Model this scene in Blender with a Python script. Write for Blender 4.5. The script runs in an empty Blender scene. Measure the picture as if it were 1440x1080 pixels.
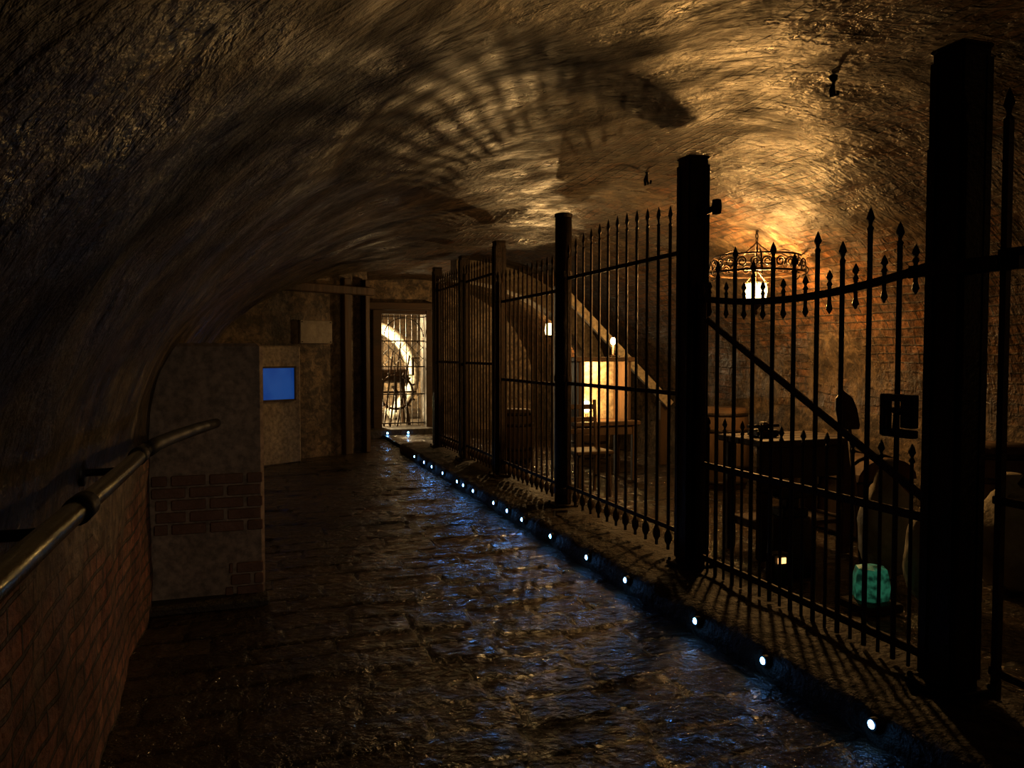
import bpy, math, random
from mathutils import Vector, Matrix, noise
random.seed(7)
sc = bpy.context.scene
sc.view_settings.view_transform = 'Standard'
sc.view_settings.look = 'None'
sc.view_settings.exposure = 0.28
sc.view_settings.gamma = 0.86

# ------------------------------------------------------------------ helpers
class MB:
    def __init__(s): s.v=[]; s.f=[]; s.m=[]; s.cm=0; s.sm=[]; s.smooth=False
    def add(s, vs, fs):
        b=len(s.v); s.v+= [tuple(v) for v in vs]
        for f in fs: s.f.append(tuple(i+b for i in f)); s.m.append(s.cm); s.sm.append(s.smooth)
    def box(s, c, d, rz=0.0, M=None):
        hx,hy,hz=d[0]/2,d[1]/2,d[2]/2
        R = M if M is not None else Matrix.Rotation(rz,3,'Z')
        vs=[Vector(c)+R@Vector((sx*hx,sy*hy,sz*hz)) for sz in(-1,1) for sy in(-1,1) for sx in(-1,1)]
        s.add(vs,[(0,2,3,1),(4,5,7,6),(0,1,5,4),(2,6,7,3),(0,4,6,2),(1,3,7,5)])
    def bbox(s, c, d, b=0.01, rz=0.0):
        hx,hy,hz=d[0]/2,d[1]/2,d[2]/2
        def ring(z,i):
            x,y=hx-i,hy-i
            return [(-x+b,-y,z),(x-b,-y,z),(x,-y+b,z),(x,y-b,z),(x-b,y,z),(-x+b,y,z),(-x,y-b,z),(-x,-y+b,z)]
        R=Matrix.Rotation(rz,3,'Z')
        rs=[ring(-hz,b),ring(-hz+b,0),ring(hz-b,0),ring(hz,b)]
        vs=[Vector(c)+R@Vector(p) for r in rs for p in r]
        fs=[]
        for k in range(3):
            for i in range(8):
                j=(i+1)%8; fs.append((k*8+i,k*8+j,k*8+8+j,k*8+8+i))
        fs.append(tuple(range(7,-1,-1))); fs.append(tuple(24+i for i in range(8)))
        s.add(vs,fs)
    def tube(s, pts, r, n=8, closed=False, rend=None):
        pts=[Vector(p) for p in pts]; N=len(pts); vs=[];fs=[]
        up=None
        for i,p in enumerate(pts):
            if closed: t=(pts[(i+1)%N]-pts[i-1])
            else: t=(pts[min(i+1,N-1)]-pts[max(i-1,0)])
            t.normalize()
            if up is None:
                a=Vector((0,0,1)) if abs(t.z)<.9 else Vector((1,0,0))
                up=(a-t*a.dot(t)).normalized()
            else:
                up=(up-t*up.dot(t)).normalized()
            w=t.cross(up)
            rr=r if rend is None else r+(rend-r)*i/(N-1)
            for k in range(n):
                a=2*math.pi*k/n + math.pi/n
                vs.append(p+up*math.cos(a)*rr+w*math.sin(a)*rr)
        L=N if closed else N-1
        for i in range(L):
            for k in range(n):
                k2=(k+1)%n; i2=(i+1)%N
                fs.append((i*n+k,i*n+k2,i2*n+k2,i2*n+k))
        if not closed:
            fs.append(tuple(range(n-1,-1,-1))); fs.append(tuple((N-1)*n+k for k in range(n)))
        s.add(vs,fs)
    def lathe(s, prof, c, n=10, M=None, sx=1, sy=1, caps=True):
        vs=[];fs=[];c=Vector(c)
        for r,z in prof:
            for k in range(n):
                a=2*math.pi*k/n
                v=Vector((r*math.cos(a)*sx,r*math.sin(a)*sy,z))
                if M is not None: v=M@v
                vs.append(c+v)
        for i in range(len(prof)-1):
            for k in range(n):
                k2=(k+1)%n
                fs.append((i*n+k,i*n+k2,(i+1)*n+k2,(i+1)*n+k))
        if caps: fs.append(tuple(range(n-1,-1,-1))); fs.append(tuple((len(prof)-1)*n+k for k in range(n)))
        s.add(vs,fs)
    def spear(s, x,y,z, h=.12, w=.024):
        s.lathe([(w*.6,-.012),(w*.85,-.004),(w*.6,.004),(w*.4,.012),(w*.55,h*.28),(w*1.0,h*.45),(w*.6,h*.75),(w*.06,h)],(x,y,z),8,None,.55,1)
    def obj(s, name, mats, parent=None):
        me=bpy.data.meshes.new(name); me.from_pydata(s.v,[],s.f)
        for m in mats: me.materials.append(m)
        for p,mi,sm in zip(me.polygons,s.m,s.sm): p.material_index=mi; p.use_smooth=sm
        me.update()
        o=bpy.data.objects.new(name,me); sc.collection.objects.link(o)
        if parent: o.parent=parent
        return o
def empty(name,loc=(0,0,0)):
    e=bpy.data.objects.new(name,None); e.empty_display_size=.1; sc.collection.objects.link(e); return e
def plight(name,loc,power,col,rad,parent=None):
    l=bpy.data.lights.new(name,'POINT'); l.energy=power; l.color=col; l.shadow_soft_size=rad
    o=bpy.data.objects.new(name,l); o.location=loc; sc.collection.objects.link(o)
    if parent: o.parent=parent
    return o

# ------------------------------------------------------------------ materials
def newmat(name):
    m=bpy.data.materials.new(name); m.use_nodes=True; nt=m.node_tree
    return m,nt,nt.nodes['Principled BSDF']
class NT:
    def __init__(s,nt): s.nt=nt
    def n(s,t,**k):
        nd=s.nt.nodes.new(t)
        for a,b in k.items(): setattr(nd,a,b)
        return nd
    def l(s,a,b): s.nt.links.new(a,b)
    def setin(s,nd,key,v):
        if isinstance(v,bpy.types.NodeSocket): s.l(v,nd.inputs[key])
        else: nd.inputs[key].default_value=v
    def noise(s,vec,scale,detail=4,rough=.55,dist=0):
        nd=s.n('ShaderNodeTexNoise'); s.l(vec,nd.inputs['Vector'])
        nd.inputs['Scale'].default_value=scale; nd.inputs['Detail'].default_value=detail
        nd.inputs['Roughness'].default_value=rough; nd.inputs['Distortion'].default_value=dist
        return nd.outputs['Fac']
    def ramp(s,fac,stops):
        nd=s.n('ShaderNodeValToRGB'); s.l(fac,nd.inputs[0])
        el=nd.color_ramp.elements
        while len(el)<len(stops): el.new(.5)
        for e,(p,c) in zip(el,stops):
            e.position=p; e.color=(c[0],c[1],c[2],1) if isinstance(c,(tuple,list)) else (c,c,c,1)
        return nd.outputs[0]
    def mix(s,f,a,b,bt='MIX'):
        nd=s.n('ShaderNodeMix',data_type='RGBA',blend_type=bt)
        s.setin(nd,0,f); 
        for i,v in ((6,a),(7,b)):
            if isinstance(v,tuple): nd.inputs[i].default_value=(v[0],v[1],v[2],1)
            else: s.l(v,nd.inputs[i])
        return nd.outputs[2]
    def math(s,op,a,b=0.0,clamp=False):
        nd=s.n('ShaderNodeMath',operation=op); nd.use_clamp=clamp
        s.setin(nd,0,a); s.setin(nd,1,b); return nd.outputs[0]
    def maprange(s,v,a,b,c=0.,d=1.):
        nd=s.n('ShaderNodeMapRange'); s.l(v,nd.inputs[0])
        for i,q in enumerate((a,b,c,d)): nd.inputs[i+1].default_value=q
        return nd.outputs[0]
    def mapping(s,vec,scale=(1,1,1),rot=(0,0,0)):
        nd=s.n('ShaderNodeMapping'); s.l(vec,nd.inputs[0]); nd.inputs['Scale'].default_value=scale; nd.inputs['Rotation'].default_value=rot
        return nd.outputs[0]

def masonry(name,mode,p1,p2,b1,b2,cover=.5,rlo=.35,rhi=.75,bump=.6,ridge=0.0,mortar=(.06,.05,.04),dist=.05,grime=.75,fade=None,midb=.6,fineb=.22,spec=.5,stain=.7):
    m,nt,bs=newmat(name); N=NT(nt)
    tc=N.n('ShaderNodeTexCoord')
    sep=N.n('ShaderNodeSeparateXYZ'); N.l(tc.outputs['Object'],sep.inputs[0])
    if mode=='UV': vec=tc.outputs['UV']
    else:
        cb=N.n('ShaderNodeCombineXYZ')
        N.l(sep.outputs[{'X':0,'Y':1,'Z':2}[mode[0]]],cb.inputs[0]); N.l(sep.outputs[{'X':0,'Y':1,'Z':2}[mode[1]]],cb.inputs[1])
        vec=cb.outputs[0]
    obj=tc.outputs['Object']
    big=N.noise(obj,.9,5,.6); mid=N.noise(obj,4,6,.6); fine=N.noise(obj,22,5,.6)
    wn=N.n('ShaderNodeTexNoise'); N.l(vec,wn.inputs['Vector']); wn.inputs['Scale'].default_value=3
    sub=N.n('ShaderNodeVectorMath',operation='SUBTRACT'); N.l(wn.outputs['Color'],sub.inputs[0]); sub.inputs[1].default_value=(.5,.5,.5)
    sc_=N.n('ShaderNodeVectorMath',operation='SCALE'); N.l(sub.outputs[0],sc_.inputs[0]); sc_.inputs['Scale'].default_value=dist
    ad=N.n('ShaderNodeVectorMath',operation='ADD'); N.l(vec,ad.inputs[0]); N.l(sc_.outputs[0],ad.inputs[1])
    br=N.n('ShaderNodeTexBrick'); N.l(ad.outputs[0],br.inputs['Vector'])
    br.inputs['Color1'].default_value=(*b1,1); br.inputs['Color2'].default_value=(*b2,1); br.inputs['Mortar'].default_value=(*mortar,1)
    br.inputs['Scale'].default_value=1; br.inputs['Brick Width'].default_value=.23; br.inputs['Row Height'].default_value=.078
    br.inputs['Mortar Size'].default_value=.009; br.inputs['Mortar Smooth'].default_value=.4; br.inputs['Bias'].default_value=-.1
    plaster=N.mix(N.ramp(mid,[(.35,0.),(.65,1.)]),p1,p2)
    plaster=N.mix(N.ramp(big,[(.35,0.),(.62,grime)]),plaster,N.mix(.7,plaster,(.03,.022,.015)))
    brick=N.mix(N.ramp(mid,[(.3,0.),(.75,.7)]),br.outputs['Color'],plaster)
    mv=N.math('ADD',N.math('MULTIPLY',big,.55),N.math('MULTIPLY',N.noise(obj,2.6,5,.65),.45))
    if fade: mv=N.math('ADD',mv,N.maprange(sep.outputs[fade[0]],fade[1],fade[2],fade[3],fade[4]))
    mask=N.ramp(mv,[(1-cover-.05,0.),(1-cover+.05,1.)])
    col=N.mix(mask,plaster,brick)
    col=N.mix(N.ramp(fine,[(.35,.5),(.6,0.)]),col,(.02,.016,.012))
    col=N.mix(N.ramp(N.noise(obj,7,7,.7,.6),[(.44,stain),(.56,0.)]),col,(.022,.016,.010))
    N.l(col,bs.inputs['Base Color'])
    bs.inputs['Specular IOR Level'].default_value=spec
    N.l(N.ramp(N.noise(obj,2.3,5,.65),[(.36,rlo),(.62,rhi)]),bs.inputs['Roughness'])
    h=N.math('ADD',N.math('MULTIPLY',mid,midb),N.math('MULTIPLY',fine,fineb))
    h=N.math('ADD',h,N.math('MULTIPLY',N.math('MULTIPLY',br.outputs['Fac'],mask),-.25))
    h=N.math('SUBTRACT',h,N.math('MULTIPLY',mask,.12))
    if ridge>0:
        rv=N.mapping(vec,(6,1.6,1),(0,0,.35)); h=N.math('ADD',h,N.math('MULTIPLY',N.noise(rv,2.0,5,.6,1.2),ridge))
    bp=N.n('ShaderNodeBump'); bp.inputs['Strength'].default_value=bump; bp.inputs['Distance'].default_value=.07
    N.l(h,bp.inputs['Height']); N.l(bp.outputs[0],bs.inputs['Normal'])
    return m
def simple(name,c1,c2,rough=.6,metal=0.,scale=8,bump=.2,stretch=(1,1,1),rl=None,dist=.02):
    m,nt,bs=newmat(name); N=NT(nt); tc=N.n('ShaderNodeTexCoord')
    v=N.mapping(tc.outputs['Object'],stretch); f=N.noise(v,scale,6,.65)
    N.l(N.mix(N.ramp(f,[(.35,0.),(.65,1.)]),c1,c2),bs.inputs['Base Color'])
    bs.inputs['Metallic'].default_value=metal
    N.l(N.ramp(f,[(.3,rl if rl else rough*.7),(.7,rough)]),bs.inputs['Roughness'])
    bp=N.n('ShaderNodeBump'); bp.inputs['Strength'].default_value=bump; bp.inputs['Distance'].default_value=dist
    N.l(N.noise(v,scale*3,5,.6),bp.inputs['Height']); N.l(bp.outputs[0],bs.inputs['Normal'])
    return m
def emis(name,col,st,col2=None,scale=5):
    m,nt,bs=newmat(name); N=NT(nt); 
    bs.inputs['Base Color'].default_value=(col[0]*.5,col[1]*.5,col[2]*.5,1)
    if col2:
        tc=N.n('ShaderNodeTexCoord'); f=N.noise(tc.outputs['Object'],scale,4)
        N.l(N.mix(N.ramp(f,[(.4,0.),(.6,1.)]),col,col2),bs.inputs['Emission Color'])
    else: bs.inputs['Emission Color'].default_value=(*col,1)
    bs.inputs['Emission Strength'].default_value=st
    return m

M_vault=masonry('wet_vault_plaster','UV',(.24,.175,.105),(.13,.092,.052),(.26,.115,.04),(.13,.06,.025),.455,.26,.66,.8,.30,fade=(0,.6,2.4,-.22,.04),midb=.5,fineb=.17,spec=.38)
M_left=masonry('limewashed_brick','UV',(.46,.37,.27),(.28,.21,.15),(.48,.17,.09),(.28,.11,.06),.52,.5,.85,.9,.1,grime=.35,fade=(2,.25,1.1,.18,-.16),stain=.45)
M_right=masonry('rough_brick_wall','UV',(.30,.22,.135),(.15,.11,.065),(.18,.08,.04),(.12,.06,.03),.38,.5,.85,1.0,.1,stain=.75)
M_wallXZ=masonry('old_plaster_brick','XZ',(.42,.31,.19),(.24,.17,.10),(.2,.09,.045),(.13,.06,.03),.36,.5,.85,.5,.1)
M_block=masonry('block_render','XZ',(.52,.40,.29),(.42,.32,.23),(.2,.09,.045),(.13,.06,.03),.05,.6,.85,.2,grime=.15,stain=.15)
M_pale=masonry('pale_render','XZ',(.66,.57,.42),(.52,.43,.31),(.2,.09,.045),(.13,.06,.03),.08,.6,.9,.25,grime=.15,stain=.15)
M_white=masonry('white_limewash','XZ',(.8,.76,.66),(.6,.55,.45),(.5,.4,.3),(.4,.3,.2),.1,.6,.9,.3,grime=.1,stain=.3)
M_curb=simple('damp_curb_stone',(.035,.028,.02),(.08,.062,.042),.75,0,5,.9,dist=.05,rl=.5)
M_iron=simple('old_iron',(.016,.011,.007),(.048,.03,.017),.55,.5,14,.35,rl=.35)
M_ironr=simple('rusted_iron',(.028,.018,.010),(.08,.045,.022),.6,.4,14,.4,rl=.4)
M_black=simple('black_paint',(.01,.009,.008),(.02,.017,.014),.6,.0,20,.15,rl=.45)
M_rail=simple('galvanised_rail',(.26,.24,.14),(.40,.37,.22),.26,.95,9,.12,rl=.12)
M_wood=simple('aged_timber',(.06,.036,.02),(.15,.09,.045),.75,0,5,.5,(1,1,.12))
M_woodh=simple('aged_timber_flat',(.035,.02,.009),(.085,.048,.022),.8,0,5,.5,(.15,1,1))
M_sack=simple('plaster_stone',(.50,.46,.38),(.30,.27,.21),.85,0,6,.6)
M_brickm=simple('brick_clay',(.26,.14,.09),(.18,.095,.06),.85,0,9,.6)
M_blue=emis('blue_screen',(.015,.10,.42),.36,(.03,.14,.48),3)
M_green=emis('green_glass',(.06,.34,.19),.24,(.01,.06,.035),22)
M_bulbw=emis('warm_lamp_face',(1,.5,.18),2.2)
M_led=emis('led_lens',(.20,.5,1),18)
def floor_mat():
    m,nt,bs=newmat('wet_stone_setts'); N=NT(nt); tc=N.n('ShaderNodeTexCoord'); o=tc.outputs['Object']
    at=N.n('ShaderNodeAttribute'); at.attribute_name='sett'
    sep=N.n('ShaderNodeSeparateColor'); N.l(at.outputs['Color'],sep.inputs[0])
    f=N.noise(o,9,6,.65); g=N.noise(o,1.3,4,.6)
    c=N.mix(N.ramp(f,[(.35,0.),(.65,1.)]),(.13,.088,.052),(.05,.034,.02))
    c=N.mix(N.math('MULTIPLY',sep.outputs[1],.6),c,(.02,.015,.011))
    c=N.mix(sep.outputs[0],c,(.010,.007,.005))
    N.l(c,bs.inputs['Base Color'])
    bs.inputs['Specular IOR Level'].default_value=.7
    r=N.ramp(N.math('ADD',N.math('MULTIPLY',f,.5),N.math('MULTIPLY',g,.5)),[(.42,.05),(.62,.26)])
    N.l(N.mix(N.math('MULTIPLY',sep.outputs[0],.6),r,(.5,.5,.5)),bs.inputs['Roughness'])
    bp=N.n('ShaderNodeBump'); bp.inputs['Strength'].default_value=1.0; bp.inputs['Distance'].default_value=.045
    h=N.math('ADD',N.noise(o,17,4,.58),N.math('MULTIPLY',N.noise(o,55,3,.6),.2))
    N.l(h,bp.inputs['Height']); N.l(bp.outputs[0],bs.inputs['Normal'])
    return m
M_floor=floor_mat()

# ------------------------------------------------------------------ vault + walls
Y0,Y1=-1.6,14.6
XC,ZS,RB=2.9,.95,1.90
def prof(s_frac):
    ph=math.pi*(1-s_frac); c=math.cos(ph); a=3.4 if c<0 else 2.5
    x=XC+a*c; z=ZS+RB*math.sin(ph)
    n=Vector((-(c)/a,0,-math.sin(ph)/RB)).normalized()
    return x,z,n
def disp(x,y,z,s):
    q=Vector((x,y,z))
    d=.035*noise.noise(q*1.1)+.018*noise.noise(q*3.1)
    d+=.005*noise.noise(Vector((y*1.2,s*4,1.3)))+.006*noise.noise(q*9)
    return d
def grid_surface(name,rows,mat,ny=360):
    vs=[];uv=[];nr=len(rows)
    for j in range(ny+1):
        y=Y0+(Y1-Y0)*j/ny
        for (x,z,n,s) in rows:
            d=disp(x,y,z,s); p=Vector((x,y,z))+n*d
            vs.append(p); uv.append((y,s))
    fs=[]
    for j in range(ny):
        for i in range(nr-1):
            a=j*nr+i; fs.append((a,a+1,a+nr+1,a+nr))
    me=bpy.data.meshes.new(name); me.from_pydata([tuple(v) for v in vs],[],fs); me.materials.append(mat)
    l=me.uv_layers.new(name='UVMap'); 
    for lp in me.loops: l.data[lp.index].uv=uv[lp.vertex_index]
    for p in me.polygons: p.use_smooth=True
    o=bpy.data.objects.new(name,me); sc.collection.objects.link(o); return o
rows=[];s=0
nz=24
for i in range(nz+1):
    z=-.05+(ZS+.05)*i/nz; rows.append((-.5,z,Vector((1,0,0)),z))
grid_surface('wall_left',rows,M_left)
s=ZS; rows=[]; px=None
for i in range(181):
    f=i/180
    x,z,n=prof(f)
    if px: s+=math.hypot(x-px[0],z-px[1])
    px=(x,z); rows.append((x,z,n,s))
grid_surface('ceiling',rows,M_vault)
rows=[]
for i in range(nz+1):
    z=ZS-(ZS+.05)*i/nz; rows.append((5.4,z,Vector((-1,0,0)),s+ZS-z))
grid_surface('wall_right',rows,M_right)

def make_floor():
    vs=[];col=[];fs=[]
    def patch(x0,x1,y0,y1,st,z0,amp):
        nx=int((x1-x0)/st); ny=int((y1-y0)/st); b=len(vs)
        for j in range(ny+1):
            for i in range(nx+1):
                x=x0+(x1-x0)*i/nx; y=y0+(y1-y0)*j/ny
                wx=x+.06*noise.noise(Vector((x*2.2,y*2.2,0))); wy=y+.07*noise.noise(Vector((x*2,y*2,9)))
                r=math.floor(wy/.25); rh=(wy/.25-r)
                hr=math.sin(r*12.9898)*43758.5453; off=hr-math.floor(hr)
                w=.34+.18*((hr*7)%1)
                cx=wx/w+off; c=math.floor(cx); rc=cx-c
                e=min(rh*.25,(1-rh)*.25,rc*w,(1-rc)*w)
                hh=math.sin(r*78.233+c*37.719)*43758.5453; hh-=math.floor(hh)
                jn=max(0,1-e/.022)
                z=z0+amp*((hh-.5)*.012-.010*jn*jn+.018*noise.noise(Vector((x*.9,y*.9,4)))+.007*noise.noise(Vector((x*8,y*8,2))))
                vs.append((x,y,z)); col.append((jn,hh,0,1))
        for j in range(ny):
            for i in range(nx):
                a=b+j*(nx+1)+i; fs.append((a,a+1,a+nx+2,a+nx+1))
    patch(-.6,2.4,-1.6,6.5,.0225,0,1)
    patch(-.6,2.4,6.5,14.7,.035,0,1)
    patch(2.4,5.5,-1.6,14.7,.06,.06,.8)
    me=bpy.data.meshes.new('floor'); me.from_pydata(vs,[],fs); me.materials.append(M_floor)
    ca=me.color_attributes.new('sett','FLOAT_COLOR','POINT')
    for i,c in enumerate(col): ca.data[i].color=c
    for p in me.polygons: p.use_smooth=True
    o=bpy.data.objects.new('floor',me); sc.collection.objects.link(o)
make_floor()

def make_curb():
    pr=[(2.30,-.05),(2.29,.03),(2.30,.10),(2.34,.135),(2.45,.15),(2.6,.16),(2.8,.165),(2.92,.15),(2.97,.11),(2.98,.0)]
    mb=MB(); mb.smooth=True; n=260; vs=[];fs=[]; k=len(pr)
    for j in range(n+1):
        y=-1.6+(13.6)*j/n
        for (x,z) in pr:
            q=Vector((x,y,z)); 
            d=.02*noise.noise(q*4)+.012*noise.noise(q*11)
            jf=abs(((y/.62)%1)-.5)*2; cut=-.012 if jf>.96 else 0
            vs.append((x-d*.7-cut*.5,y,z+(d+cut if z>.05 else 0)))
    for j in range(n):
        for i in range(k-1):
            a=j*k+i; fs.append((a,a+k,a+k+1,a+1))
    fs.append(tuple(range(k))); fs.append(tuple(n*k+i for i in range(k-1,-1,-1)))
    mb.add(vs,fs); mb.obj('stone_curb',[M_curb])
make_curb()

mb=MB(); mb.box((2.45,-1.75,1.4),(6.3,.3,3.1)); mb.obj('wall_back',[M_wallXZ])

def wall_seg(mb,a,b,z0,z1,t):
    a=Vector((*a,0)); b=Vector((*b,0)); d=b-a; L=d.length; ang=math.atan2(d.y,d.x); nrm=Vector((-d.y,d.x,0)).normalized()
    c=(a+b)/2+nrm*t/2; mb.box((c.x,c.y,(z0+z1)/2),(L,t,z1-z0),ang)
A=Vector((-.6,10.87)); B=Vector((1.86,12.27))
mb=MB(); wall_seg(mb,A,B,-.05,2.95,.3)
mb.obj('wall_far_left',[M_wallXZ])
mb=MB(); wall_seg(mb,(1.88,12.3),(2.02,14.6),-.05,3.0,.3); mb.obj('wall_far_return',[M_wallXZ])
mb=MB()
mb.box((2.1,14.75,1.4),(.7,.3,3.1)); mb.box((4.35,14.75,1.4),(2.2,.3,3.1)); mb.box((2.85,14.75,2.65),(.8,.3,.7))
mb.obj('wall_far',[M_wallXZ])
mb=MB(); mb.bbox((2.75,14.32,.07),(1.35,.5,.16),.015); mb.obj('doorstep',[M_curb])
mb=MB(); mb.bbox((2.36,14.5,1.2),(.16,.2,2.16),.01); mb.bbox((3.32,14.5,1.2),(.14,.2,2.16),.01)
mb.bbox((2.72,14.42,2.34),(1.5,.3,.14),.015); mb.bbox((2.85,14.5,2.24),(.86,.16,.07),.01)
mb.obj('trim_door',[M_woodh])
# lattice gate
mb=MB()
for i in range(8): 
    x=2.48+i*.108; mb.tube([(x,14.56,.18),(x,14.56,2.2)],.008,6)
for z in (.22,.75,1.25,1.72,2.16): mb.box((2.86,14.56,z),(.8,.02,.02))
for i in range(-3,8):
    x0=2.46+i*.2; 
    p=[(x0,14.545,1.25),(x0+.5,14.545,1.75)]; q=[(x0+.5,14.535,1.25),(x0,14.535,1.75)]
    for a,b in (p,q):
        t0=max(0,(2.47-min(a[0],b[0]))/.5); t1=min(1,(3.24-min(a[0],b[0]))/.5)
        if t1-t0>.05:
            if a[0]>b[0]: t0,t1=1-t1,1-t0
            L=lambda t:tuple(a[k]+(b[k]-a[k])*t for k in range(3))
            mb.tube([L(t0),L(t1)],.005,5)
for s_ in (-1,1):
    mb.tube([(2.86+s_*.36*math.cos(a),14.54,1.8+.34*math.sin(a)) for a in [k*math.pi/24 for k in range(13)]],.01,6)
mb.obj('door_lattice_gate',[M_iron])
# back room
mb=MB(); mb.box((3.0,19.2,1.5),(6,.2,3.4)); mb.obj('wall_backroom_end',[M_wallXZ])
mb=MB(); mb.box((.9,17,1.5),(.2,4.4,3.4)); mb.box((5.4,17,1.5),(.2,4.4,3.4)); mb.obj('wall_backroom_side',[M_wallXZ])
mb=MB(); mb.box((3.1,17,3.1),(4.6,4.4,.2)); mb.obj('ceiling_backroom',[M_wallXZ])
mb=MB(); mb.box((3.1,17,-.05),(4.6,4.5,.2)); mb.obj('floor_backroom',[M_curb])
mb=MB(); mb.smooth=True
cx,cy,cz=2.60,17.6,1.05; vs=[];fs=[];n=40
for k in range(n+1):
    a=math.radians(-60+300*k/n)
    for (r,dy) in ((.94,-.25),(1.16,-.25),(1.16,.2),(.94,.2)):
        vs.append((cx+r*math.cos(a),cy+dy,cz+r*math.sin(a)))
for k in range(n):
    for i in range(4): fs.append((k*4+i,k*4+(i+1)%4,k*4+4+(i+1)%4,k*4+4+i))
mb.add(vs,fs); mb.obj('white_brick_arch',[M_white])
plight('backroom_lamp_light',(2.3,16.9,2.0),480,(1,.76,.43),.06)
plight('backroom_lamp_low',(2.35,16.7,.4),170,(1,.78,.45),.05)
# winch machine with gear wheel and leaning poles
mb=MB()
for sx in (-.3,.3):
    mb.tube([(2.95+sx,16.0,.05),(2.95+sx*.6,16.25,1.1)],.04,6); mb.tube([(2.95+sx,16.6,.05),(2.95+sx*.6,16.3,1.1)],.04,6)
mb.lathe([(.2,-.32),(.24,-.3),(.16,-.27),(.16,.27),(.24,.3),(.2,.32)],(2.95,16.28,1.05),16,Matrix.Rotation(math.pi/2,3,'Y'))
mb.tube([(3.28,16.28,1.05),(3.4,16.28,1.05),(3.4,16.28,1.4),(3.52,16.28,1.4)],.02,6)
for k in range(16):
    a=2*math.pi*k/16; a2=2*math.pi*(k+1)/16
    mb.tube([(2.98+.34*math.cos(a),15.95,.72+.34*math.sin(a)),(2.98+.34*math.cos(a2),15.95,.72+.34*math.sin(a2))],.025,6)
    mb.tube([(2.98+.35*math.cos(a),15.95,.72+.35*math.sin(a)),(2.98+.41*math.cos(a),15.95,.72+.41*math.sin(a))],.02,5)
    if k%4==0: mb.tube([(2.98,15.95,.72),(2.98+.34*math.cos(a),15.95,.72+.34*math.sin(a))],.022,6)
mb.tube([(2.98,15.9,.72),(2.98,16.25,.80)],.04,8)
for dx,h in ((0,1.55),(.12,1.7),(.26,1.45)): mb.tube([(2.70+dx,15.75,.05),(2.95+dx*1.3,16.1,h)],.018,6)
mb.obj('winch',[M_ironr])

# ------------------------------------------------------------------ left block, pale pier, rail
mb=MB(); mb.bbox((-.19,5.4,.78),(.66,.6,1.56),.02)
mb.cm=1
def brickpatch(x0,x1,z0,z1,y,ragged):
    r=0; z=z0
    while z<z1:
        x=x0+(0 if r%2 else -.1)
        while x<x1:
            a=max(x,x0+random.random()*ragged); b=min(x+.2,x1)
            if b-a>.03: mb.bbox(((a+b)/2,y,z+.03),(b-a-.012,.03,.058),.004)
            x+=.212
        z+=.072; r+=1
brickpatch(-.5,.135,.43,.76,5.095,.05)
brickpatch(-.14,.135,.03,.24,5.095,.08)
mb.obj('wall_pier_left',[M_block,M_brickm])
mb=MB(); mb.bbox((-.19,5.02,.02),(.7,.18,.05),.01); mb.obj('trim_plinth',[M_curb])

u=(B-A).normalized(); ang=math.atan2(u.y,u.x); nrm=Vector((u.y,-u.x))
def onwall(t,off): p=A+u*t+nrm*off; return p
mb=MB(); p=onwall(.86,.14); mb.bbox((p.x,p.y,.8),(1.2,.28,1.6),.02,ang); mb.obj('wall_pier_far',[M_pale])
win=empty('window_1')
WT=1.10
p=onwall(WT,.29); mb=MB(); mb.box((p.x,p.y,1.09),(.48,.02,.42),ang); mb.obj('blue_pane',[M_blue],win)
mb=MB()
for dx,dz,w,h in ((0,.222,.53,.02),(0,-.222,.53,.02),(-.25,0,.02,.46),(.25,0,.02,.46)):
    q=onwall(WT+dx,.295); mb.box((q.x,q.y,1.09+dz),(w,.04,h),ang)
mb.obj('pane_frame',[M_wood],win)
PT=1.88
p=onwall(PT,.03); mb=MB(); mb.bbox((p.x,p.y,1.80),(.54,.05,.33),.008,ang)
mb.cm=1; 
for dx in(-.24,.24):
    for dz in (-.14,.14):
        q=onwall(PT+dx,.058); mb.box((q.x,q.y,1.80+dz),(.015,.01,.015),ang)
mb.obj('wall_plaque',[simple('plaque_grey',(.40,.36,.30),(.28,.25,.2),.6),M_iron])
mb=MB()
for t,w in ((2.4,.13),(2.76,.09)):
    p=onwall(t,.05); mb.bbox((p.x,p.y,1.3),(w,.10,2.6),.012,ang)
p=onwall(1.9,.1); mb.bbox((p.x,p.y,2.42),(1.9,.16,.12),.012,ang)
mb.obj('timber_frame',[M_wood])

# handrail
hr=empty('handrail')
mb=MB(); mb.smooth=True
pts=[(-.32,-.6,1.2)]+[(-.32+.004*math.sin(y*3),y,1.2-.015*y) for y in [k*.2 for k in range(0,17)]]
mb.tube(pts,.024,16); mb.obj('rail_tube',[M_rail],hr)
mb=MB(); mb.smooth=True
mb.tube([(-.315,3.15,1.152),(-.305,3.35,1.15),(-.27,3.8,1.135),(-.2,4.5,1.11),(-.13,5.07,1.085)],.028,14)
for y in (.25,1.0,1.9,2.95):
    z=1.2-.015*y
    mb.tube([(-.32,y-.05,z+.001),(-.32,y+.05,z-.001)],.030,14)
    mb.tube([(-.32,y,z-.01),(-.36,y,z-.045),(-.42,y,z-.05),(-.54,y,z-.05)],.013,8)
    mb.lathe([(.045,0),(.045,.015),(.03,.02)],(-.5,y,z-.05),12,Matrix.Rotation(math.pi/2,3,'Y'))
mb.obj('rail_brackets',[M_black],hr)

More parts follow.
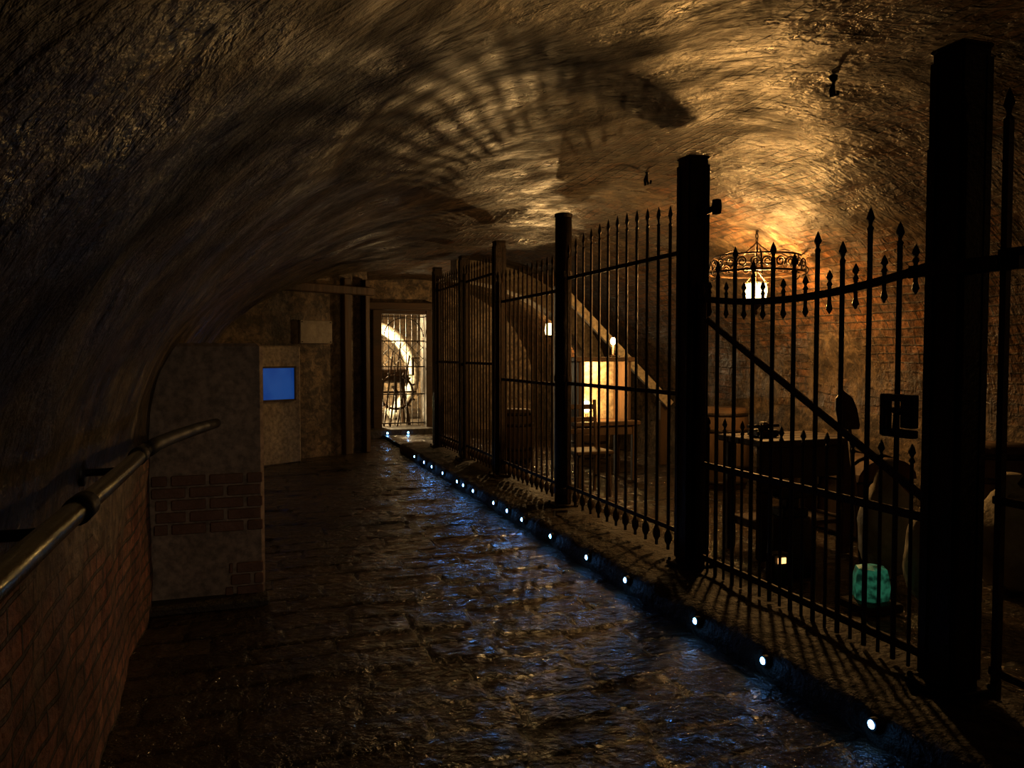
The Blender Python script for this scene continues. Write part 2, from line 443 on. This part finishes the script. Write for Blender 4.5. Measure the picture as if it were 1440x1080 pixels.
# ------------------------------------------------------------------ fence
FX=2.68
ys=[2.44,4.39,6.49,8.31,9.73,11.16]
def post(y,w=.14,z1=2.74,rnd=False):
    mb=MB()
    if rnd:
        mb.smooth=True
        mb.tube([(FX,y,.14),(FX,y,z1-.02)],.072,20)
        mb.smooth=False
        mb.lathe([(.076,0),(.078,.03),(.05,.04)],(FX,y,z1-.03),20)
        for z in (.3,1.28,2.18): mb.lathe([(.07,-.03),(.078,-.025),(.078,.025),(.07,.03)],(FX,y,z),20)
    else:
        mb.bbox((FX,y,(.13+z1)/2),(w,w,z1-.13),.012)
        mb.bbox((FX,y,z1),(w+.008,w+.008,.02),.006)
        for sx in(-1,1):
            for sy in (-1,1):
                mb.box((FX+sx*(w/2+.003),y+sy*(w/2-.018),(.2+z1-.03)/2),(.006,.03,z1-.26))
                mb.box((FX+sx*(w/2-.018),y+sy*(w/2+.003),(.2+z1-.03)/2),(.03,.006,z1-.26))
    mb.bbox((FX,y,.17),(w+.08,w+.08,.03),.006)
    for sx in(-1,1):
        for sy in (-1,1): mb.lathe([(.012,0),(.012,.012),(.006,.018)],(FX+sx*(w/2+.024),y+sy*(w/2+.024),.185),6)
    mb.obj('fence_post',[M_iron])
post(ys[0],.15,2.68); post(ys[1],.14,2.70); post(ys[2],.13,2.70,True)
for y in ys[3:]: post(y,.115,2.70)
post(.35,.15)
def panel(y0,y1,ztop,rails,nb,tipvar=0.0,zb=.2):
    mb=MB(); L=y1-y0
    for z in rails: mb.bbox((FX,(y0+y1)/2,z),(.014,L,.03),.003)
    for y in (y0+.03,y1-.03): mb.box((FX,y,(zb+ztop-.1)/2),(.025,.025,ztop-.1-zb)); mb.spear(FX,y,ztop-.1,.11,.024)
    for i in range(nb):
        y=y0+.03+(L-.06)*(i+1)/(nb+1); zt=ztop-.1+tipvar*math.sin(math.pi*(i+1)/(nb+1))
        mb.tube([(FX,y,zb),(FX,y,zt)],.0105,6)
        mb.spear(FX,y,zt,.12,.023)
        mb.lathe([(.010,-.05),(.024,-.025),(.026,0),(.022,.025),(.010,.05)],(FX,y,rails[-1]-.07),8)
    mb.obj('iron_fence_panel',[M_ironr])
panel(ys[1]+.09,ys[2]-.09,2.42,[2.14,1.24,.35],11,.08)
panel(ys[2]+.09,ys[3]-.08,2.36,[2.05,1.22,.34],11)
panel(ys[3]+.08,ys[4]-.08,2.58,[2.38,1.38,.35],9)
panel(ys[4]+.08,ys[5]-.08,2.58,[2.38,1.38,.35],9)
panel(.45,ys[0]-.18,2.46,[1.87,.95,.3],11)

# gate
gate=MB()
gy0,gy1=2.56,4.28
def bandz(y):
    t=(y-2.55)/(4.15-2.55); return 1.86-.28*t+.235*t*t
gate.bbox((FX,gy0,1.25),(.04,.05,2.16),.006)
gate.lathe([(.02,0),(.03,.01),(.01,.03)],(FX,gy0,2.33),8)
gate.bbox((FX,gy1,1.0),(.045,.05,1.66),.006); gate.spear(FX,gy1,1.82,.13,.03)
pts=[gy0+(gy1-gy0)*k/24 for k in range(25)]
for a,b in zip(pts[:-1],pts[1:]):
    za,zb=bandz(a),bandz(b); w=.007;h=.018
    gate.add([(FX-w,a,za-h),(FX+w,a,za-h),(FX+w,a,za+h),(FX-w,a,za+h),(FX-w,b,zb-h),(FX+w,b,zb-h),(FX+w,b,zb+h),(FX-w,b,zb+h)],
             [(0,1,5,4),(1,2,6,5),(2,3,7,6),(3,0,4,7),(0,3,2,1),(4,5,6,7)])
for z in (.82,.25): gate.bbox((FX,(gy0+gy1)/2,z),(.018,gy1-gy0,.038),.003)
d=Vector((0,gy0-4.2,.90-1.70)); ang2=math.atan2(d.z,d.y)
gate.box((FX-.014,(gy0+4.2)/2,1.30),(.012,d.length,.035),M=Matrix.Rotation(ang2,3,'X'))
nb=9
for i in range(nb):
    y=gy0+(gy1-gy0)*(i+1)/(nb+1)
    zt=bandz(y)+(.22 if i%2 else .14)+ (.03 if i==1 else 0)
    gate.tube([(FX,y,.17),(FX,y,zt)],.0115,6); gate.spear(FX,y,zt,.09,.024)
for i in range(nb+1):
    y=gy0+(gy1-gy0)*(i+.5)/(nb+1)
    zc=bandz(y)
    gate.tube([(FX,y,zc-.05),(FX,y,zc+.05)],.009,6); gate.spear(FX,y,zc+.045,.065,.021)
    gate.lathe([(.003,-.055),(.017,-.03),(.009,0)],(FX,y,zc-.045),6)
    gate.tube([(FX,y,.17),(FX,y,1.05)],.008,6); gate.spear(FX,y,1.05,.07,.02)
ly,lz=2.70,1.235
gate.bbox((FX-.02,ly+.0,lz+.075),(.045,.17,.03),.004)
gate.bbox((FX-.02,ly,lz-.075),(.045,.17,.035),.004); gate.bbox((FX-.02,ly+.075,lz),(.045,.03,.18),.004)
gate.bbox((FX-.02,ly-.055,lz+.01),(.045,.06,.12),.004); gate.bbox((FX-.02,ly+.0,lz+.02),(.03,.06,.025),.004)
gate.tube([(FX-.06,ly-.04,lz+.01),(FX-.08,ly-.04,lz+.01),(FX-.085,ly-.04,lz-.06)],.008,6)
for z in (.35,1.7): gate.tube([(FX,gy1+.028,z-.05),(FX,gy1+.028,z+.05)],.014,10); gate.box((FX,gy1+.02,z),(.02,.04,.03))
gate.obj('iron_gate',[M_ironr])
mb=MB(); mb.box((FX,2.26,1.83),(.03,.19,.05)); mb.box((FX-.08,2.40,1.83),(.01,.40,.05)); mb.obj('gate_catch_bar',[M_iron])
mb=MB(); mb.smooth=True
mb.lathe([(.01,-.03),(.045,-.025),(.05,0),(.045,.025),(.01,.03)],(FX+.06,ys[1]-.17,2.38),16,Matrix.Rotation(math.pi/2,3,'Y')@Matrix.Rotation(.6,3,'X'))
mb.tube([(FX,ys[1]-.075,2.34),(FX+.03,ys[1]-.11,2.36),(FX+.06,ys[1]-.16,2.38)],.018,8)
mb.obj('gate_pulley',[M_black])

# ------------------------------------------------------------------ LED marker lights
led=empty('curb_marker_lights')
LY=[1.75,2.41,3.08,3.66,4.47,5.06,5.74,6.4,6.8,7.2,7.9,8.28,8.54,9.2,9.76,10.2,10.8]
mb=MB(); ml=MB()
def ledat(x,y,z,axis):
    R=Matrix.Rotation(-math.pi/2,3,'Y') if axis=='x' else Matrix.Rotation(math.pi/2,3,'X')
    mb.lathe([(.025,-.02),(.025,.004),(.018,.006),(.018,-.002)],(x,y,z),14,R)
    ml.lathe([(.017,-.004),(.016,.007),(.008,.013)],(x,y,z),12,R)
    o=(-.026,0,0) if axis=='x' else (0,-.026,0)
    plight('led',(x+o[0],y+o[1],z),.075,(.12,.42,1),.010,led)
for y in LY: ledat(2.272,y,.085,'x')
for x in (2.47,2.84): ledat(x,14.06,.09,'y')
mb.obj('led_bezels',[M_black],led); ml.obj('led_lenses',[M_led],led)

# ------------------------------------------------------------------ hanging lanterns
mg,nt,bs=newmat('lantern_glass'); N=NT(nt); nt.nodes.remove(bs)
tr=N.n('ShaderNodeBsdfTransparent'); tr.inputs[0].default_value=(1,.95,.85,1)
em=N.n('ShaderNodeEmission'); em.inputs[0].default_value=(1,.70,.30,1); em.inputs[1].default_value=14
mx=N.n('ShaderNodeMixShader'); mx.inputs[0].default_value=.35; N.l(tr.outputs[0],mx.inputs[1]); N.l(em.outputs[0],mx.inputs[2])
N.l(mx.outputs[0],nt.nodes['Material Output'].inputs[0])
def lantern(LX,LYY,zo,power,col,ztop):
    lan=empty('hanging_lantern')
    mb=MB()
    def circ(r,z,n=36): return [(LX+r*math.cos(2*math.pi*k/n),LYY+r*math.sin(2*math.pi*k/n),z+zo) for k in range(n)]
    mb.tube(circ(.40,2.20),.010,6,True); mb.tube(circ(.36,2.34),.008,6,True); mb.tube(circ(.12,2.24,24),.005,6,True)
    for k in range(12):
        a=2*math.pi*k/12
        ca,sa=math.cos(a),math.sin(a)
        P=[]
        for j in range(26):
            t=j/25; th=t*3.2*math.pi; r=.012+.035*t
            P.append((r*math.cos(th),r*math.sin(th)))
        for sgn in (-1,1):
            mb.tube([(LX+.39*ca-sa*(sgn*.05+p[0]*sgn),LYY+.39*sa+ca*(sgn*.05+p[0]*sgn),2.265+p[1]+zo) for p in P],.006,5)
        if k%2==0:
            mb.tube([(LX+r*ca,LYY+r*sa,z+zo) for r,z in ((.40,2.20),(.36,2.34),(.25,2.385),(.12,2.37),(.04,2.43),(0,2.47))],.007,6)
            mb.tube([(LX+.12*ca,LYY+.12*sa,2.24+zo),(LX+.40*ca,LYY+.40*sa,2.20+zo)],.0045,5)
            mb.tube([(LX+(.40+.05*math.sin(q))*ca,LYY+(.40+.05*math.sin(q))*sa,2.17-.04*math.cos(q)+.03+zo) for q in [i*.4 for i in range(10)]],.006,5)
    z=2.485
    i=0
    while z+zo<ztop-.03:
        rx=(1,0) if i%2 else (0,1)
        mb.tube([(LX+.012*math.cos(q)*rx[0],LYY+.012*math.cos(q)*rx[1],z+zo+.024*math.sin(q)) for q in [k*2*math.pi/12 for k in range(12)]],.004,5,True)
        z+=.038; i+=1
    mb.lathe([(.05,0),(.045,-.015),(.01,-.03)],(LX,LYY,ztop),12)
    for k in range(6):
        a=2*math.pi*k/6; ca,sa=math.cos(a),math.sin(a)
        mb.tube([(LX+.06*ca,LYY+.06*sa,1.93+zo),(LX+.10*ca,LYY+.10*sa,2.12+zo),(LX+.02*ca,LYY+.02*sa,2.21+zo)],.0035,5)
    mb.tube(circ(.10,2.12,18),.005,5,True)
    mb.lathe([(.022,0),(.018,.02),(.007,.04),(.006,.22)],(LX,LYY,2.21+zo),10)
    mb.lathe([(.004,-.09),(.016,-.07),(.006,-.045),(.03,-.02),(.052,0)],(LX,LYY,1.93+zo),12)
    mb.obj('lantern_ironwork',[M_ironr],lan)
    mb=MB(); mb.smooth=True; mb.lathe([(.055,1.935+zo),(.082,1.98+zo),(.094,2.04+zo),(.090,2.11+zo)],(LX,LYY,0),16,caps=False); mb.obj('lantern_glass',[mg],lan)
    plight('lantern_bulb',(LX,LYY,2.03+zo),power,col,.082,lan)
lantern(4.26,5.94,-.01,175,(1,.58,.21),2.60)
lantern(4.1,-.35,.03,4,(1,.75,.5),2.66)

# unseen fill spot with made-up housing, added behind the camera to brighten the pier
sp=empty('added_fill_spot')
S0=Vector((1.6,-1.42,2.25)); T0=Vector((-.22,4.9,.55)); dr=(T0-S0).normalized()
q=dr.to_track_quat('-Z','Y'); Rm=q.to_matrix()
mb=MB(); mb.lathe([(.05,.12),(.06,.10),(.065,-.02),(.06,-.02),(.045,.06)],S0,16,Rm,caps=False); mb.lathe([(.05,.12),(.02,.14)],S0,16,Rm)
mb.tube([S0-dr*.12,(1.6,-1.58,2.3)],.012,8); mb.obj('fill_spot_housing',[M_black],sp)
l=bpy.data.lights.new('fill_spot','SPOT'); l.energy=62; l.color=(1,.76,.52); l.spot_size=math.radians(32); l.spot_blend=1.0; l.shadow_soft_size=.03
o=bpy.data.objects.new('fill_spot',l); o.location=S0+dr*.03; o.rotation_euler=q.to_euler(); sc.collection.objects.link(o); o.parent=sp

# ceiling hooks
def hook(x,y,z,s=1.0,lean=.0):
    mb=MB()
    mb.lathe([(.02*s,.02),(.018*s,0),(.008*s,-.012)],(x,y,z),10)
    mb.tube([(x,y,z),(x,y,z-.05*s),(x+.01*s,y,z-.075*s),(x+.025*s,y,z-.07*s),(x+.028*s,y,z-.05*s)],.007*s,6)
    mb.tube([(x,y,z-.02),(x-.015*s,y,z-.05*s),(x-.01*s,y,z-.085*s)],.008*s,6)
    if lean: mb.tube([(x,y,z-.03),(x+lean*.3,y+lean*.4,z-.01),(x+lean*.5,y+lean,z+.01)],.006,6)
    mb.obj('ceiling_hook',[M_black])
hook(2.76,3.25,2.83,1.0,.12); hook(2.88,5.36,2.84,1.2); hook(1.55,2.64,2.74,.7)

# ------------------------------------------------------------------ exhibits behind the fence
mb=MB(); cx,cy=3.75,4.85
for i in range(4): mb.bbox((cx,cy-.21+i*.14,.88),(.80,.134,.045),.006)
for sx in(-1,1):
    for sy in(-1,1): mb.bbox((cx+sx*.34,cy+sy*.2,.47),(.07,.07,.8),.006)
    mb.bbox((cx+sx*.34,cy,.3),(.05,.36,.06),.005)
mb.bbox((cx,cy-.2,.74),(.7,.03,.22),.005); mb.bbox((cx,cy,.3),(.66,.4,.03),.005)
mb.obj('workbench',[M_woodh])
mb=MB()
mb.bbox((3.55,4.85,.93),(.18,.14,.05),.01); mb.bbox((3.55,4.85,.98),(.1,.08,.06),.02); mb.tube([(3.42,4.85,.98),(3.68,4.85,.98)],.012,8)
mb.obj('bench_vice',[M_iron])
mb=MB()
mb.bbox((4.72,5.35,.30),(.55,.9,.42),.012)
n=10; vs=[];fs=[]
for k in range(n+1):
    a=math.pi*k/n
    for y in (4.89,5.81): vs.append((4.72-.285*math.cos(a),y,.52+.17*math.sin(a)))
for k in range(n): fs.append((k*2,k*2+1,k*2+3,k*2+2))
fs.append(tuple(2*k for k in range(n+1))); fs.append(tuple(2*k+1 for k in range(n,-1,-1)))
mb.add(vs,fs); mb.cm=1
for y in (5.02,5.35,5.68):
    mb.tube([(4.72-.295*math.cos(math.pi*k/n),y,.52+.18*math.sin(math.pi*k/n)) for k in range(n+1)],.012,6); mb.box((4.435,y,.31),(.012,.04,.42))
mb.box((4.43,5.35,.5),(.02,.09,.11))
mb.obj('storage_chest',[M_wood,M_iron])
# anvil on stump
mb=MB(); mb.smooth=True
ax,ay=3.42,4.38
mb.lathe([(.15,.07),(.14,.2),(.135,.42),(.125,.43)],(ax,ay,0),14)
mb.smooth=False; mb.cm=1
mb.bbox((ax,ay,.46),(.20,.14,.06),.01); mb.bbox((ax,ay,.52),(.10,.08,.07),.01); mb.bbox((ax+.02,ay,.59),(.26,.10,.08),.01)
mb.tube([(ax-.10,ay,.60),(ax-.26,ay,.615)],.042,8,rend=.008)
mb.obj('anvil_on_stump',[M_woodh,M_iron])
# shovel
mb=MB(); mb.smooth=True
sx0,sy0=3.98,4.48
mb.tube([(sx0-.1,sy0-.25,.08),(sx0,sy0,.98)],.016,8)
R=Matrix.Rotation(-.3,3,'X')
pr=[(-.07,0),(-.085,.03),(-.09,.14),(-.07,.22),(0,.28),(.07,.22),(.09,.14),(.085,.03),(.07,0)]
c=Vector((sx0,sy0,.97))
front=[c+R@Vector((x,-.02+.25*x*x,z)) for x,z in pr]; back=[p+Vector((0,.012,0)) for p in front]
k=len(pr); mb.cm=1
mb.add(front+back,[tuple(range(k)),tuple(range(2*k-1,k-1,-1))]+[(i,i+k,(i+1)%k+k,(i+1)%k) for i in range(k)])
mb.obj('shovel',[M_wood,M_ironr])
def lump(name,c,r,mat,seed,n=24):
    mb=MB(); mb.smooth=True; vs=[];fs=[]
    for j in range(n+1):
        t=math.pi*j/n
        for i in range(n):
            a=2*math.pi*i/n
            d=Vector((math.sin(t)*math.cos(a),math.sin(t)*math.sin(a),math.cos(t)))
            q=1+.22*noise.noise(d*1.6+Vector((seed,0,0)))+.08*noise.noise(d*5+Vector((0,seed,0)))
            z=max(-.85,d.z)*(1-.15*abs(d.x))
            vs.append((c[0]+d.x*r[0]*q,c[1]+d.y*r[1]*q,c[2]+z*r[2]*q))
    for j in range(n):
        for i in range(n):
            fs.append((j*n+i,(j+1)*n+i,(j+1)*n+(i+1)%n,j*n+(i+1)%n))
    mb.add(vs,fs)
    mb.lathe([(r[0]*.5,r[2]*.8),(r[0]*.2,r[2]*1.02),(r[0]*.35,r[2]*1.18),(r[0]*.3,r[2]*1.2)],c,12)
    return mb.obj(name,[mat])
lump('plaster_sack',(3.84,3.98,.40),(.16,.15,.36),M_sack,1.3)
lump('plaster_sack',(3.66,3.50,.32),(.12,.12,.26),M_sack,4.1)
lump('plaster_sack',(4.40,3.60,.38),(.2,.18,.33),M_sack,7.7)
g=empty('green_glass_lamp')
mb=MB(); c=(3.33,3.56,.22)
mb.lathe([(.06,-.10),(.10,-.085),(.105,-.01),(.095,.05),(.085,.085),(.03,.10)],c,6); mb.obj('glass_chunk',[M_green],g)
mb=MB(); mb.bbox((3.33,3.56,.095),(.24,.24,.05),.008); mb.obj('glass_plinth',[M_woodh],g)
d=empty('exhibit_label_light')
mb=MB(); mb.bbox((3.09,4.06,.19),(.12,.08,.2),.006); mb.obj('label_box',[M_black],d)
mb=MB(); mb.box((3.085,4.015,.25),(.055,.006,.035)); mb.obj('label_face',[M_bulbw],d)

# inclined beam added to make a bright diagonal line, lit by an added bulb
hb=empty('bright_line_beam')
P0=Vector((3.80,9.28,2.30)); P1=Vector((5.15,8.95,.85)); dv=P1-P0
X=dv.normalized(); Yv=Vector((0,0,1)).cross(X).normalized(); Z=X.cross(Yv)
Mx=Matrix((X,Yv,Z)).transposed()
mb=MB(); mb.box((P0+P1)/2,(dv.length,.12,.10),M=Mx)
mb.obj('inclined_beam',[M_pale],hb)
mb=MB(); mb.bbox((3.82,9.42,1.2),(.10,.10,2.3),.01); mb.bbox((5.12,9.08,.48),(.10,.10,.82),.01); mb.tube([(3.82,9.2,2.24),(3.82,9.5,2.24)],.02,8)
mb.obj('beam_posts',[M_wood],hb)

# lit display cabinet on table
cab=empty('display_cabinet')
cx,cy=3.86,8.3
mb=MB(); mb.bbox((cx,cy,.72),(.8,.55,.05),.008)
for sx in(-1,1):
    for sy in(-1,1): mb.bbox((cx+sx*.34,cy+sy*.22,.39),(.06,.06,.64),.006)
mb.bbox((cx,cy-.22,.64),(.66,.03,.1),.005)
for sx in(-1,1): mb.bbox((cx+sx*.3,cy+.02,1.08),(.04,.4,.68),.006)
mb.bbox((cx,cy+.02,1.43),(.72,.46,.05),.008)
mb.cm=1; mb.bbox((cx,cy+.2,1.08),(.58,.03,.68),.004)
mb.obj('cabinet_body',[M_wood,M_pale],cab)
mb=MB(); mb.smooth=True; mb.lathe([(.05,0),(.055,.01),(.02,.03),(.02,.07)],(cx-.12,cy+.05,.745),12)
mb.lathe([(.05,0),(.055,.01),(.015,.03),(.012,.14)],(cx+.22,cy+.08,1.455),12)  # base for the added beam bulb
mb.obj('lamp_base',[M_ironr],cab)
mb=MB(); mb.smooth=True; mb.lathe([(.02,0),(.04,.03),(.045,.07),(.03,.12),(.01,.13)],(cx-.12,cy+.05,.83),12)
mb.lathe([(.015,0),(.03,.02),(.033,.05),(.02,.08),(.01,.085)],(cx+.22,cy+.08,1.595),12)
mb.obj('lamp_globe',[mg],cab)
plight('cabinet_bulb',(cx-.12,cy+.05,.9),13,(1,.62,.24),.025,cab)
plight('cabinet_top_bulb',(cx-.05,cy+.0,1.32),13,(1,.62,.24),.02,cab)
plight('beam_fill_bulb',(cx+.22,cy+.08,1.64),16,(1,.62,.24),.02,cab)  # extra bulb added on the cabinet top to brighten the inclined beam
# chair
mb=MB(); cx,cy=3.3,7.35
mb.bbox((cx,cy,.52),(.4,.4,.035),.008)
for sx in(-1,1):
    mb.tube([(cx+sx*.17,cy-.17,.08),(cx+sx*.16,cy-.16,.51)],.018,8)
    mb.tube([(cx+sx*.17,cy+.19,.08),(cx+sx*.17,cy+.17,.52),(cx+sx*.18,cy+.23,1.02)],.018,8)
    mb.tube([(cx+sx*.17,cy-.17,.25),(cx+sx*.17,cy+.18,.25)],.01,6)
for z in (.7,.82,.95): mb.bbox((cx,cy+.2,z),(.34,.02,.05),.004)
mb.obj('wooden_chair',[M_woodh])
def barrel(x,y,z0,r,h):
    mb=MB(); mb.smooth=True
    P=[(r*(.82+.18*math.sin(math.pi*t)),z0+h*t) for t in [k/12 for k in range(13)]]
    mb.lathe(P,(x,y,0),24); mb.cm=1
    for t in (.08,.28,.72,.92):
        rr=r*(.82+.18*math.sin(math.pi*t))+.004
        mb.lathe([(rr,z0+h*t-.02),(rr+.004,z0+h*t),(rr,z0+h*t+.02)],(x,y,0),24)
    mb.obj('barrel',[M_wood,M_iron])
barrel(4.95,4.2,.07,.3,.8); barrel(4.9,7.4,.07,.3,.85); barrel(3.4,9.9,.07,.26,.7); barrel(4.6,10.2,.07,.28,.75)

# transverse rib arch in the chamber
mb=MB(); vs=[];fs=[];n=24
for k in range(n+1):
    ph=math.pi/2*(1-k/n)*.98
    for off,dy in ((-.02,0),(.30,0),(.30,.35),(-.02,.35)):
        vs.append((2.9+(2.5-off)*math.cos(ph),11.2+dy,ZS+(RB-off)*math.sin(ph)))
for k in range(n):
    for i in range(4): fs.append((k*4+i,k*4+(i+1)%4,k*4+4+(i+1)%4,k*4+4+i))
fs+= [(0,1,2,3),(n*4+3,n*4+2,n*4+1,n*4)]
mb.add(vs,fs); mb.box((5.26,11.375,.47),(.3,.35,.98)); mb.obj('wall_rib_arch',[M_pale])
s_=empty('wall_sconce')
mb=MB(); mb.tube([(5.38,12.1,1.75),(5.0,12.1,1.7),(4.75,12.1,1.78)],.015,8); mb.lathe([(.02,0),(.06,.02),(.07,.03)],(4.75,12.1,1.76),12); mb.obj('sconce_arm',[M_iron],s_)
mb=MB(); mb.lathe([(.05,1.79),(.07,1.86),(.05,1.98)],(4.75,12.1,0),12); mb.obj('sconce_glass',[mg],s_)
plight('sconce_bulb',(4.75,12.1,1.88),140,(1,.66,.30),.03,s_)

# ------------------------------------------------------------------ world + camera
w=bpy.data.worlds.new('World'); sc.world=w; w.use_nodes=True
w.node_tree.nodes['Background'].inputs[0].default_value=(.5,.4,.3,1); w.node_tree.nodes['Background'].inputs[1].default_value=.001
cam=bpy.data.cameras.new('camera'); cam.lens=1130/1440*36; cam.sensor_width=36; cam.clip_start=.02
co=bpy.data.objects.new('camera',cam); sc.collection.objects.link(co)
co.location=(0,0,1.5); co.rotation_euler=(math.radians(90-2.2),0,math.radians(-18.8))
sc.camera=co
